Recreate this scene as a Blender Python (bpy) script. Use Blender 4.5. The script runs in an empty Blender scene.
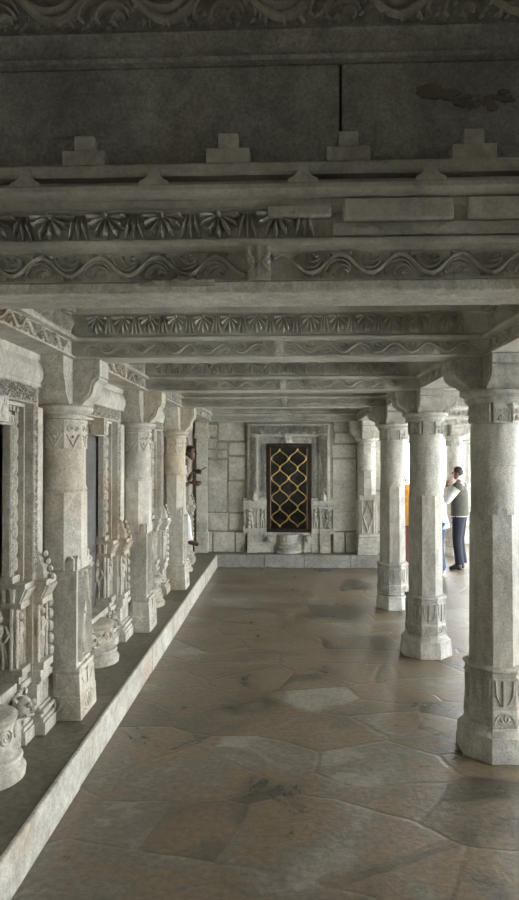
import bpy, math, random
from mathutils import Vector, Matrix
R = math.radians
rnd = random.Random(11)
C = bpy.context.scene.collection
PI = math.pi

# ------------------------------------------------------------------ materials
def nodes_of(m):
    m.use_nodes = True
    nt = m.node_tree
    for n in list(nt.nodes): nt.nodes.remove(n)
    out = nt.nodes.new('ShaderNodeOutputMaterial')
    b = nt.nodes.new('ShaderNodeBsdfPrincipled')
    nt.links.new(b.outputs[0], out.inputs[0])
    return nt, b

def plain(name, col, rough=.6, metal=0., bump=0.):
    m = bpy.data.materials.new(name)
    nt, b = nodes_of(m)
    geo = nt.nodes.new('ShaderNodeNewGeometry')
    ns = nt.nodes.new('ShaderNodeTexNoise'); ns.inputs['Scale'].default_value = 14; ns.inputs['Detail'].default_value = 4
    nt.links.new(geo.outputs['Position'], ns.inputs['Vector'])
    rp = nt.nodes.new('ShaderNodeValToRGB')
    rp.color_ramp.elements[0].color = (*[c*.8 for c in col], 1); rp.color_ramp.elements[0].position = .3
    rp.color_ramp.elements[1].color = (*[min(1, c*1.15) for c in col], 1); rp.color_ramp.elements[1].position = .7
    nt.links.new(ns.outputs['Fac'], rp.inputs[0]); nt.links.new(rp.outputs[0], b.inputs['Base Color'])
    b.inputs['Roughness'].default_value = rough; b.inputs['Metallic'].default_value = metal
    if bump:
        bp = nt.nodes.new('ShaderNodeBump'); bp.inputs['Strength'].default_value = bump; bp.inputs['Distance'].default_value = .01
        nt.links.new(ns.outputs['Fac'], bp.inputs['Height']); nt.links.new(bp.outputs[0], b.inputs['Normal'])
    return m

def stone(name, dark, mid, light, tan=None, tan_amt=.35, rough=.62, bump=.35, grain=.25, big=2.2, streak=1.0, mott=.75):
    """weathered marble: broad blotches, fine grain, tan stains, pits"""
    m = bpy.data.materials.new(name)
    nt, b = nodes_of(m); L = nt.links.new; N = nt.nodes.new
    geo = N('ShaderNodeNewGeometry')
    mp = N('ShaderNodeMapping'); mp.inputs['Scale'].default_value = (1, 1, streak)
    L(geo.outputs['Position'], mp.inputs['Vector'])
    n1 = N('ShaderNodeTexNoise'); n1.inputs['Scale'].default_value = big; n1.inputs['Detail'].default_value = 9; n1.inputs['Roughness'].default_value = .62
    n1.inputs['Distortion'].default_value = .6
    L(mp.outputs[0], n1.inputs['Vector'])
    r1 = N('ShaderNodeValToRGB'); e = r1.color_ramp.elements
    e[0].position = .30; e[0].color = (*dark, 1); e[1].position = .68; e[1].color = (*light, 1)
    k = e.new(.48); k.color = (*mid, 1)
    L(n1.outputs['Fac'], r1.inputs[0])
    col = r1.outputs[0]
    if tan:
        n3 = N('ShaderNodeTexNoise'); n3.inputs['Scale'].default_value = big*.55; n3.inputs['Detail'].default_value = 6
        mp3 = N('ShaderNodeMapping'); mp3.inputs['Location'].default_value = (7.3, 2.1, 4.4); L(geo.outputs['Position'], mp3.inputs['Vector'])
        L(mp3.outputs[0], n3.inputs['Vector'])
        r3 = N('ShaderNodeValToRGB'); r3.color_ramp.elements[0].position = .5; r3.color_ramp.elements[1].position = .72
        r3.color_ramp.elements[0].color = (0, 0, 0, 1); r3.color_ramp.elements[1].color = (tan_amt, tan_amt, tan_amt, 1)
        L(n3.outputs['Fac'], r3.inputs[0])
        mx = N('ShaderNodeMixRGB'); mx.inputs['Color2'].default_value = (*tan, 1)
        L(r3.outputs[0], mx.inputs['Fac']); L(col, mx.inputs['Color1']); col = mx.outputs[0]
    n2 = N('ShaderNodeTexNoise'); n2.inputs['Scale'].default_value = 75; n2.inputs['Detail'].default_value = 5; n2.inputs['Roughness'].default_value = .7
    L(geo.outputs['Position'], n2.inputs['Vector'])
    r2 = N('ShaderNodeValToRGB'); r2.color_ramp.elements[0].position = .32; r2.color_ramp.elements[1].position = .68
    grain *= .8; g0 = 1-grain; r2.color_ramp.elements[0].color = (g0, g0, g0, 1); r2.color_ramp.elements[1].color = (1.0+grain*.5,)*3+(1,)
    L(n2.outputs['Fac'], r2.inputs[0])
    mu = N('ShaderNodeMixRGB'); mu.blend_type = 'MULTIPLY'; mu.inputs['Fac'].default_value = 1
    L(col, mu.inputs['Color1']); L(r2.outputs[0], mu.inputs['Color2'])
    n4 = N('ShaderNodeTexNoise'); n4.inputs['Scale'].default_value = 19; n4.inputs['Detail'].default_value = 7; n4.inputs['Roughness'].default_value = .68
    L(mp.outputs[0], n4.inputs['Vector'])
    r4 = N('ShaderNodeValToRGB'); r4.color_ramp.elements[0].position = .36; r4.color_ramp.elements[1].position = .6
    r4.color_ramp.elements[0].color = (.70, .69, .66, 1); r4.color_ramp.elements[1].color = (1.1, 1.1, 1.09, 1)
    L(n4.outputs['Fac'], r4.inputs[0])
    m4 = N('ShaderNodeMixRGB'); m4.blend_type = 'MULTIPLY'; m4.inputs['Fac'].default_value = mott
    L(mu.outputs[0], m4.inputs['Color1']); L(r4.outputs[0], m4.inputs['Color2'])
    L(m4.outputs[0], b.inputs['Base Color'])
    b.inputs['Roughness'].default_value = rough
    ad = N('ShaderNodeMath'); ad.operation = 'ADD'
    L(n1.outputs['Fac'], ad.inputs[0]); L(n2.outputs['Fac'], ad.inputs[1])
    bp = N('ShaderNodeBump'); bp.inputs['Strength'].default_value = bump; bp.inputs['Distance'].default_value = .012
    L(ad.outputs[0], bp.inputs['Height']); L(bp.outputs[0], b.inputs['Normal'])
    return m

M = {}
M['col'] = stone('grey_marble', (.24, .238, .215), (.41, .405, .37), (.58, .575, .53), (.46, .40, .29), .4, big=2.6, streak=.45, grain=.4)
M['left'] = stone('cream_marble', (.34, .33, .285), (.51, .495, .435), (.66, .645, .57), (.56, .43, .26), .55, big=2.2, streak=.6, grain=.4)
M['beam'] = stone('carved_grey_stone', (.36, .355, .315), (.55, .545, .495), (.68, .675, .62), (.46, .41, .31), .35, rough=.7, big=3, grain=.2, mott=.3)
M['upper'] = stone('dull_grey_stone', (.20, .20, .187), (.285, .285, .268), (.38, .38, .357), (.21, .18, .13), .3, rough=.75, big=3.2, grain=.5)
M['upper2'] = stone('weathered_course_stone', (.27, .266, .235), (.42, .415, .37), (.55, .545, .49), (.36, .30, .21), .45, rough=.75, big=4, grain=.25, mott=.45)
M['wall'] = stone('back_wall_marble', (.32, .315, .285), (.52, .515, .465), (.66, .655, .60), (.50, .42, .28), .45, big=2.0, grain=.35)
M['ceil'] = stone('ceiling_stone', (.34, .337, .30), (.52, .515, .47), (.62, .615, .57), (.36, .3, .21), .35, rough=.8)
M['joint'] = stone('joint_mortar', (.22, .21, .175), (.31, .295, .25), (.37, .355, .30), rough=.9)
M['kerb'] = stone('kerb_marble', (.36, .355, .32), (.54, .535, .48), (.68, .675, .61), (.50, .39, .25), .55, big=3.5, grain=.4)
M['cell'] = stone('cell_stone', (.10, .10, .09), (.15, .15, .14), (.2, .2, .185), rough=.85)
def carved(name, src, sc_=34, dep=.022):
    m = M[src].copy(); m.name = name; nt = m.node_tree; N = nt.nodes.new; L = nt.links.new
    b = next(n for n in nt.nodes if n.type == 'BSDF_PRINCIPLED'); geo = next(n for n in nt.nodes if n.type == 'NEW_GEOMETRY')
    ns = N('ShaderNodeTexNoise'); ns.inputs['Scale'].default_value = sc_; ns.inputs['Detail'].default_value = 2; ns.inputs['Distortion'].default_value = 2.2
    L(geo.outputs['Position'], ns.inputs['Vector'])
    rp = N('ShaderNodeValToRGB'); rp.color_ramp.elements[0].position = .44; rp.color_ramp.elements[1].position = .54
    L(ns.outputs['Fac'], rp.inputs[0])
    bp = N('ShaderNodeBump'); bp.inputs['Strength'].default_value = 1; bp.inputs['Distance'].default_value = dep
    L(rp.outputs[0], bp.inputs['Height']); L(bp.outputs[0], b.inputs['Normal'])
    M[name] = m
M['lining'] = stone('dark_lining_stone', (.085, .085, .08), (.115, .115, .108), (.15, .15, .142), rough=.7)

carved('left_carved', 'left'); carved('wall_carved', 'wall', 15, .035)
def paving(name, scale, cols, joint, rough0=.24, rough1=.5, bump=.3):
    m = bpy.data.materials.new(name)
    nt, b = nodes_of(m); L = nt.links.new; N = nt.nodes.new
    geo = N('ShaderNodeNewGeometry')
    nw = N('ShaderNodeTexNoise'); nw.inputs['Scale'].default_value = 1.3; nw.inputs['Detail'].default_value = 3
    L(geo.outputs['Position'], nw.inputs['Vector'])
    sm = N('ShaderNodeVectorMath'); sm.operation = 'MULTIPLY_ADD'; sm.inputs[1].default_value = (.22, .22, 0)
    L(nw.outputs['Color'], sm.inputs[0]); L(geo.outputs['Position'], sm.inputs[2])
    mp = N('ShaderNodeMapping'); mp.inputs['Scale'].default_value = (scale*.7, scale*1.1, 0); mp.inputs['Rotation'].default_value = (0, 0, .35)
    L(sm.outputs[0], mp.inputs['Vector'])
    v1 = N('ShaderNodeTexVoronoi'); v1.feature = 'F1'; v1.inputs['Scale'].default_value = 1
    v2 = N('ShaderNodeTexVoronoi'); v2.feature = 'DISTANCE_TO_EDGE'; v2.inputs['Scale'].default_value = 1
    L(mp.outputs[0], v1.inputs['Vector']); L(mp.outputs[0], v2.inputs['Vector'])
    sp = N('ShaderNodeSeparateColor'); L(v1.outputs['Color'], sp.inputs[0])
    n1 = N('ShaderNodeTexNoise'); n1.inputs['Scale'].default_value = 1.6; n1.inputs['Detail'].default_value = 9; n1.inputs['Roughness'].default_value = .65; n1.inputs['Distortion'].default_value = .8
    L(geo.outputs['Position'], n1.inputs['Vector'])
    mixf = N('ShaderNodeMath'); mixf.operation = 'MULTIPLY_ADD'; mixf.inputs[1].default_value = .34
    L(sp.outputs[0], mixf.inputs[0])
    sc = N('ShaderNodeMath'); sc.operation = 'MULTIPLY_ADD'; sc.inputs[1].default_value = 1.6; sc.inputs[2].default_value = -.46
    L(n1.outputs['Fac'], sc.inputs[0]); L(sc.outputs[0], mixf.inputs[2])
    rp = N('ShaderNodeValToRGB'); e = rp.color_ramp.elements
    e[0].position = .22; e[0].color = (*cols[0], 1); e[1].position = .82; e[1].color = (*cols[-1], 1)
    for i, c in enumerate(cols[1:-1]):
        k = e.new(.22+.6*(i+1)/(len(cols)-1)); k.color = (*c, 1)
    L(mixf.outputs[0], rp.inputs[0])
    n2 = N('ShaderNodeTexNoise'); n2.inputs['Scale'].default_value = 27; n2.inputs['Detail'].default_value = 9; n2.inputs['Roughness'].default_value = .7
    L(geo.outputs['Position'], n2.inputs['Vector'])
    r2 = N('ShaderNodeValToRGB'); r2.color_ramp.elements[0].position = .3; r2.color_ramp.elements[1].position = .7
    r2.color_ramp.elements[0].color = (.55, .55, .54, 1); r2.color_ramp.elements[1].color = (1.25, 1.25, 1.25, 1)
    L(n2.outputs['Fac'], r2.inputs[0])
    mu = N('ShaderNodeMixRGB'); mu.blend_type = 'MULTIPLY'; mu.inputs['Fac'].default_value = 1
    L(rp.outputs[0], mu.inputs['Color1']); L(r2.outputs[0], mu.inputs['Color2'])
    jr = N('ShaderNodeValToRGB'); jr.color_ramp.elements[0].position = .002; jr.color_ramp.elements[1].position = .03
    L(v2.outputs['Distance'], jr.inputs[0])
    jm = N('ShaderNodeMixRGB'); jm.inputs['Color1'].default_value = (*joint, 1)
    jf = N('ShaderNodeMath'); jf.operation = 'MAXIMUM'; jf.inputs[1].default_value = .80
    L(jr.outputs[0], jf.inputs[0])
    L(jf.outputs[0], jm.inputs['Fac']); L(mu.outputs[0], jm.inputs['Color2'])
    L(jm.outputs[0], b.inputs['Base Color'])
    rr = N('ShaderNodeMapRange'); rr.inputs['From Min'].default_value = .3; rr.inputs['From Max'].default_value = .7
    rr.inputs['To Min'].default_value = rough0; rr.inputs['To Max'].default_value = rough1
    L(n1.outputs['Fac'], rr.inputs['Value']); L(rr.outputs[0], b.inputs['Roughness'])
    h1 = N('ShaderNodeMath'); h1.operation = 'MULTIPLY_ADD'; h1.inputs[1].default_value = .5
    L(jr.outputs[0], h1.inputs[0]); 
    h2 = N('ShaderNodeMath'); h2.operation = 'MULTIPLY_ADD'; h2.inputs[1].default_value = .8
    L(n1.outputs['Fac'], h2.inputs[0]); L(n2.outputs['Fac'], h2.inputs[2]); L(h2.outputs[0], h1.inputs[2])
    bp = N('ShaderNodeBump'); bp.inputs['Strength'].default_value = bump; bp.inputs['Distance'].default_value = .015
    L(h1.outputs[0], bp.inputs['Height']); L(bp.outputs[0], b.inputs['Normal'])
    return m
M['floor'] = paving('worn_stone_paving', 1.9, [(.072, .063, .045), (.128, .109, .077), (.185, .140, .085), (.165, .148, .115), (.27, .248, .203)], (.12, .105, .08))
M['plat'] = paving('platform_paving', .8, [(.13, .12, .092), (.18, .165, .125), (.24, .222, .175)], (.10, .09, .07), .5, .7)
M['ground'] = paving('courtyard_paving', .8, [(.66, .65, .62), (.72, .71, .68), (.80, .79, .76)], (.6, .59, .56), .7, .8)
M['gate_dark'] = plain('dark_gate_metal', (.022, .012, .010), .45, .3)
M['gold'] = plain('brass_lattice', (.55, .41, .17), .38, .75)
M['hair'] = plain('black_hair', (.012, .010, .009), .55)
M['skin_d'] = plain('dark_skin', (.10, .045, .028), .5)
M['skin_m'] = plain('brown_skin', (.20, .095, .06), .5)
M['white_cloth'] = plain('white_cotton', (.72, .73, .76), .85)
M['blue_shirt'] = plain('pale_blue_shirt', (.34, .42, .64), .85)
M['navy'] = plain('navy_cloth', (.013, .015, .028), .85)
M['jeans'] = plain('blue_denim', (.022, .04, .085), .85)
M['vest'] = plain('olive_grey_cloth', (.06, .06, .045), .85)
M['beige'] = plain('beige_cloth', (.52, .50, .44), .85)
M['shoe'] = plain('dark_leather', (.016, .016, .022), .45)
M['orange'] = plain('orange_sari_cloth', (.60, .27, .035), .75)
M['maroon'] = plain('maroon_cloth', (.13, .03, .025), .8)
M['phone'] = plain('dark_plastic', (.02, .02, .022), .35)
gm = bpy.data.materials.new('gate_glass'); nt, b = nodes_of(gm)
b.inputs['Base Color'].default_value = (.75, .8, .78, 1); b.inputs['Roughness'].default_value = .03; b.inputs['Transmission Weight'].default_value = 1; b.inputs['IOR'].default_value = 1.45
M['glass'] = gm

# ------------------------------------------------------------------ mesh collector
class MB:
    def __init__(self): self.v = []; self.f = []
    def add(self, vs, fs, X=None):
        o = len(self.v)
        self.v.extend((X @ Vector(p)) if X else Vector(p) for p in vs)
        self.f.extend(tuple(o+i for i in f) for f in fs)
        return self
    def box(self, x0, x1, y0, y1, z0, z1, X=None):
        return self.add([(x0,y0,z0),(x1,y0,z0),(x1,y1,z0),(x0,y1,z0),(x0,y0,z1),(x1,y0,z1),(x1,y1,z1),(x0,y1,z1)],
                 [(3,2,1,0),(4,5,6,7),(0,1,5,4),(1,2,6,5),(2,3,7,6),(3,0,4,7)], X)
    def loft(self, rings, X=None, closed=True):
        n = len(rings[0]); vs = [p for r in rings for p in r]; fs = []
        for i in range(len(rings)-1):
            for j in range(n if closed else n-1):
                k = (j+1) % n
                fs.append((i*n+j, i*n+k, (i+1)*n+k, (i+1)*n+j))
        if closed:
            fs.append(tuple(reversed(range(n)))); fs.append(tuple(range((len(rings)-1)*n, len(rings)*n)))
        return self.add(vs, fs, X)
    def poly(self, levels, n, X=None, rot=None, cx=0, cy=0):
        """levels (z, width across flats)"""
        rot = PI/n if rot is None else rot
        return self.loft([[(cx+w/2/math.cos(PI/n)*math.cos(rot+2*PI*j/n), cy+w/2/math.cos(PI/n)*math.sin(rot+2*PI*j/n), z) for j in range(n)] for z, w in levels], X)
    def lathe(self, prof, n=32, X=None, a0=0, a1=2*PI):
        if a1-a0 > 2*PI-.01:
            return self.loft([[(r*math.cos(2*PI*j/n), r*math.sin(2*PI*j/n), z) for j in range(n)] for z, r in prof], X)
        rings = [[(r*math.cos(a0+(a1-a0)*j/n), r*math.sin(a0+(a1-a0)*j/n), z) for j in range(n+1)]+[(0, 0, z)] for z, r in prof]
        return self.loft(rings, X)
    def prism(self, pts, d0, d1, axis='y', X=None):
        """extrude a 2-D outline; axis y: pts are (x,z); axis x: pts are (y,z)"""
        n = len(pts)
        if axis == 'y': vs = [(a, d0, c) for a, c in pts]+[(a, d1, c) for a, c in pts]
        elif axis == 'x': vs = [(d0, a, c) for a, c in pts]+[(d1, a, c) for a, c in pts]
        else: vs = [(a, c, d0) for a, c in pts]+[(a, c, d1) for a, c in pts]
        fs = [(i, (i+1) % n, n+(i+1) % n, n+i) for i in range(n)]+[tuple(reversed(range(n))), tuple(range(n, 2*n))]
        return self.add(vs, fs, X)
    def tube(self, pts, rad, n=5, X=None, flat=1.0):
        pts = [Vector(p) for p in pts]
        if not hasattr(rad, '__len__'): rad = [rad]*len(pts)
        rings = []; up = None
        for i, p in enumerate(pts):
            t = (pts[min(i+1, len(pts)-1)]-pts[max(i-1, 0)])
            t = t.normalized() if t.length > 1e-9 else Vector((0, 0, 1))
            if up is None: up = t.orthogonal().normalized()
            up = (up-t*up.dot(t)); up = up.normalized() if up.length > 1e-6 else t.orthogonal().normalized()
            sd = t.cross(up)
            rings.append([p+(up*math.cos(2*PI*j/n)+sd*math.sin(2*PI*j/n))*rad[i] for j in range(n)])
        return self.loft(rings, X)
    def ball(self, c, r, n=8, m=6, X=None):
        r = (r, r, r) if not hasattr(r, '__len__') else r
        rings = []
        for i in range(m+1):
            a = -PI/2+PI*(i+.0)/m; a = max(min(a, PI/2-.05), -PI/2+.05)
            rings.append([(c[0]+r[0]*math.cos(a)*math.cos(2*PI*j/n), c[1]+r[1]*math.cos(a)*math.sin(2*PI*j/n), c[2]+r[2]*math.sin(a)) for j in range(n)])
        return self.loft(rings, X)
    def build(self, name, mat, parent=None, bevel=0., loc=None, smooth=True):
        me = bpy.data.meshes.new(name)
        me.from_pydata([tuple(p) for p in self.v], [], self.f); me.update()
        import bmesh
        bm = bmesh.new(); bm.from_mesh(me); bmesh.ops.recalc_face_normals(bm, faces=bm.faces); bm.to_mesh(me); bm.free()
        me.materials.append(M[mat] if isinstance(mat, str) else mat)
        if smooth:
            me.polygons.foreach_set('use_smooth', [True]*len(me.polygons)); me.set_sharp_from_angle(angle=R(38))
        o = bpy.data.objects.new(name, me); C.objects.link(o)
        if parent is not None: o.parent = parent
        if loc: o.location = loc
        if bevel:
            md = o.modifiers.new('soft_edges', 'BEVEL'); md.width = bevel; md.segments = 2; md.limit_method = 'ANGLE'; md.angle_limit = R(40)
        return o

def tag(o, label=None, cat=None, group=None, kind=None):
    if label: o['label'] = label
    if cat: o['category'] = cat
    if group: o['group'] = group
    if kind: o['kind'] = kind
    return o
def thing(name, label, cat, loc=(0, 0, 0), rz=0., group=None):
    o = bpy.data.objects.new(name, None); C.objects.link(o); o.empty_display_size = .1
    o.location = loc; o.rotation_euler = (0, 0, rz)
    return tag(o, label, cat, group, 'thing')
def copy_tree(o, parent=None, loc=None, label=None, group=None, skip=(), rz=None):
    c = o.copy(); C.objects.link(c)
    if parent is not None: c.parent = parent
    if loc: c.location = loc
    if rz is not None: c.rotation_euler = (0, 0, rz)
    if label: c['label'] = label
    if group: c['group'] = group
    for ch in [x for x in C.objects if x.parent == o and x != c]:
        if ch.name.split('.')[0] in skip: continue
        copy_tree(ch, c)
    return c
def struct(mb, name, mat, bevel=0.):
    o = mb.build(name, mat, bevel=bevel); o['kind'] = 'structure'; return o
def frame(o, u, v, n):
    m = Matrix.Identity(4)
    for i, a in enumerate((u, v, n)):
        for j in range(3): m[j][i] = a[j]
    for j in range(3): m[j][3] = o[j]
    return m
def FR(x, y, z, w=.35):       # relief plane that faces -y; u = +x, v = +z; relief depth flattened by w
    return frame((x, y, z), (1, 0, 0), (0, 0, 1), (0, -w, 0))

# ------------------------------------------------------------------ carving patterns (u,v in the plane, n outward)
def vine(mb, X, L, h, P, r, seg=10, curls=4, phase=0.):
    n = int(L/P*seg); A = h*.35; XD = X @ Matrix.Diagonal((1, 1, 2.2, 1))
    mb.tube([(L*i/n, h/2+A*math.sin(2*PI*(L*i/n)/P+phase), 0) for i in range(n+1)], r, 5, X)
    k0 = int(-1); k1 = int(2*L/P)+2
    for k in range(k0, k1):
        uc = (k+.5)*P/2-phase*P/(2*PI)
        s = 1 if k % 2 == 0 else -1
        if uc < P*.25 or uc > L-P*.25: continue
        vc = h/2-s*h*.30
        curls_ = min(curls, 3); rc = h*.052
        for q in range(curls_):
            rr = h*(.10+.19*q)*(3/curls_ if curls_ < 3 else 1)*(.8 if curls_ < 3 else 1)
            pts = []
            for i in range(9):
                a = R(12+6*q)+i/8*R(168-10*q)
                uu = uc+P*.02-(q-1)*P*.055+rr*math.cos(a)*min(1.05, P*.5/h*1.0); vv = h/2-s*h*.36+s*rr*math.sin(a)*1.05
                pts.append((uu, vv, 0))
            pts.append((pts[-1][0]+rc*1.5, pts[-1][1]-s*h*.06, 0))
            mb.tube(pts, [rc*.5, rc*.9, rc, rc*1.05, rc*1.05, rc, rc*.95, rc*.9, rc*.8, rc*.4], 5, XD)
        # small leaf dots filling the other side
        for q in range(3):
            mb.tube([(uc+(q-1)*P*.15, h/2+s*h*.36, 0), (uc+(q-1)*P*.17+P*.02, h/2+s*h*.47, 0)], [rc*.9, rc*.5], 5, XD)

def lotus(mb, X, L, h, P, r, u0=0., u1=None, seed=1):
    rg = random.Random(seed)
    u1 = L if u1 is None else u1
    k = 0
    while (k+1)*P <= L+.01:
        uc = (k+.5)*P; k += 1
        if uc < u0 or uc > u1: continue
        for q in range(7):
            a = R(-84+28*q); ln = h*.88*(1.0-.1*abs(q-3)/3)
            dx, dz = math.sin(a)*min(ln, P*.40), -math.cos(a)*ln
            w = rg.uniform(.85, 1.1)
            mb.tube([(uc+dx*.12, h*.93+dz*.12, 0), (uc+dx*.5, h*.93+dz*.5, .003), (uc+dx*.85, h*.93+dz*.85, .004), (uc+dx, h*.93+dz, 0)], [r*.4, r*w, r*1.15*w, r*.3], 5, X)
        mb.ball((uc, h*.93, 0), r*1.3, 6, 5, X)
        ub = uc+P/2
        if ub < u1 and ub < L:
            for q in (-2, 0, 2):
                mb.tube([(ub+q*P*.03, h*.95, 0), (ub+q*P*.05, h*.5, .004), (ub+q*P*.085, h*.06, 0)], [r*.4, r, r*.5], 5, X)

def fan(mb, X, w, h, r, n=5):          # half lotus opening upwards
    for q in range(n):
        a = R(-75+150*q/(n-1))
        mb.tube([(0, 0, 0), (math.sin(a)*w*.3, math.cos(a)*h*.5, .002), (math.sin(a)*w*.5, math.cos(a)*h, 0)], [r*.5, r, r*.4], 5, X)

def spiral(mb, X, cx, cy, R0, r, turns=2.3, s=1):
    n = int(turns*12)
    mb.tube([(cx+s*R0*(1-i/n*.88)*math.cos(i/12*2*PI), cy+R0*(1-i/n*.88)*math.sin(i/12*2*PI), 0) for i in range(n+1)], [r*(1-.4*i/n) for i in range(n+1)], 5, X)

# ------------------------------------------------------------------ bracket capital
def arm_profile(zb, zt, reach=.30):
    H = zt-zb
    return [(.02, zt), (reach-.005, zt), (reach, zt-.006), (reach, zt-.27*H), (reach-.018, zt-.31*H), (reach-.006, zt-.38*H), (reach-.004, zt-.52*H),
            (reach-.018, zt-.66*H), (reach-.05, zt-.78*H), (reach-.085, zt-.84*H), (reach-.105, zt-.93*H), (reach-.12, zb), (.02, zb)]
def arm_profile_ogee(zb, zt, reach):
    H = zt-zb
    return [(.02, zt), (reach, zt), (reach, zt-.36*H), (reach-.010, zt-.38*H), (reach-.004, zt-.41*H), (reach-.006, zt-.45*H), (reach-.026, zt-.50*H), (reach-.040, zt-.60*H), (reach-.045, zt-.70*H), (reach-.052, zt-.78*H), (reach-.075, zt-.86*H), (reach-.10, zt-.93*H), (reach-.115, zb), (.02, zb)]
def bracket_arms(root, zb, zt, mat, dirs=(0, 90, 180, 270), reach=.30, w=.105, ogee=False):
    first = None
    for d in dirs:
        if first is None:
            mb = MB(); pr = (arm_profile_ogee if ogee else arm_profile)(zb, zt, reach)
            mb.prism(pr, -w, w, 'y')
            inner = [(u-.022, z) for u, z in pr[3:12]]
            for s in (-1, 1):
                mb.tube([(u, s*w, z+.012) for u, z in inner], .007, 5)
                mb.tube([(u-.03, s*w, z+.024) for u, z in inner], .004, 5)
            first = mb.build('bracket_arm', mat, root, .004); o = first
        else:
            o = first.copy(); C.objects.link(o)
        o.rotation_euler = (0, 0, R(d))

# ------------------------------------------------------------------ free-standing octagonal column
def octagonal_column(name, label, cat, loc, group, plinth=.455, mat='col'):
    t = thing(name, label, cat, loc, 0, group)
    MB().poly([(0, plinth), (.075, plinth-.004), (.08, plinth-.012), (.15, plinth-.02), (.166, plinth-.05), (.185, .37), (.20, .362)], 8).build('plinth', mat, t, .004)
    mb = MB().poly([(.20, .356), (.215, .362), (.30, .358), (.305, .350), (.525, .346), (.53, .350)], 8)
    b = mb.build('base_block', mat, t, .003)
    cv = MB()
    for k in range(8):
        X0 = Matrix.Rotation(k*PI/4, 4, 'Z')
        X = X0 @ FR(0, -.174, 0, 1.4)
        cv.box(-.070, .070, -.181, -.165, .488, .500, X0)
        cv.box(-.010, .010, -.183, -.165, .33, .49, X0)
        cv.tube([(-.055, .49, 0), (-.05, .40, 0), (-.025, .345, 0), (-.01, .335, 0)], .005, 5, X)
        cv.tube([(.055, .49, 0), (.05, .40, 0), (.025, .345, 0), (.01, .335, 0)], .005, 5, X)
        cv.tube([(-.07, .325, 0), (0, .325, 0), (.07, .325, 0)], .005, 4, X)
        X = X0 @ FR(0, -.180, .222, 1.3)
        fan(cv, X, .085, .062, .008, 5)
        cv.tube([(.06*math.cos(R(a)), .07*math.sin(R(a)), 0) for a in range(0, 181, 20)], .005, 4, X)
    cv.build('strapwork', mat, b)
    MB().poly([(.53, .354), (.54, .372), (.552, .372), (.562, .35), (.566, .32)], 8).build('ring_moulding', mat, t, .003)
    sh = MB().poly([(.56, .298), (1.50, .288), (1.502, .280)], 8)
    for k in range(8):     # pointed shoulders where eight sides become sixteen
        X0 = Matrix.Rotation(k*PI/4, 4, 'Z')
        sh.prism([(-.034, 1.49), (.034, 1.49), (.034, 1.535), (0, 1.55), (-.034, 1.535)], -.1438, -.13, 'y', X0)
    sh.poly([(1.50, .287), (1.80, .286)], 16)
    sh.lathe([(1.80, .1475), (2.06, .1465), (2.065, .142)], 40)
    sh.build('shaft', mat, t, .003)
    nk = MB().lathe([(2.06, .1425), (2.2, .1425)], 32)
    for k in range(8):
        X0 = Matrix.Rotation(k*PI/4, 4, 'Z')
        nk.box(-.052, .052, -.1475, -.12, 2.07, 2.195, X0)
    nko = nk.build('neck', mat, t, .003)
    cv = MB()
    for k in range(8):
        X = Matrix.Rotation(k*PI/4, 4, 'Z') @ FR(0, -.1475, 2.07, 1.6)
        spiral(cv, X, -.022, .07, .022, .005, 1.5); spiral(cv, X, .022, .07, .022, .005, 1.5, -1)
        fan(cv, frame((0, 0, 0), (1, 0, 0), (0, 1, 0), (0, 0, 1)) if False else X @ Matrix.Translation((0, .012, 0)), .07, .04, .006, 5)
        cv.tube([(-.046, .012, 0), (-.046, .112, 0), (.046, .112, 0), (.046, .012, 0)], .004, 4, X)
    cv.build('carved_panels', mat, nko)
    MB().lathe([(2.19, .15), (2.2, .172), (2.215, .18), (2.228, .176), (2.235, .19), (2.25, .212), (2.268, .215), (2.278, .20), (2.285, .18)], 40).build('capital_ring', mat, t)
    MB().box(-.105, .105, -.105, .105, 2.28, 2.479).build('capital_core', mat, t)
    bracket_arms(t, 2.272, 2.479, mat)
    return t

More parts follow.
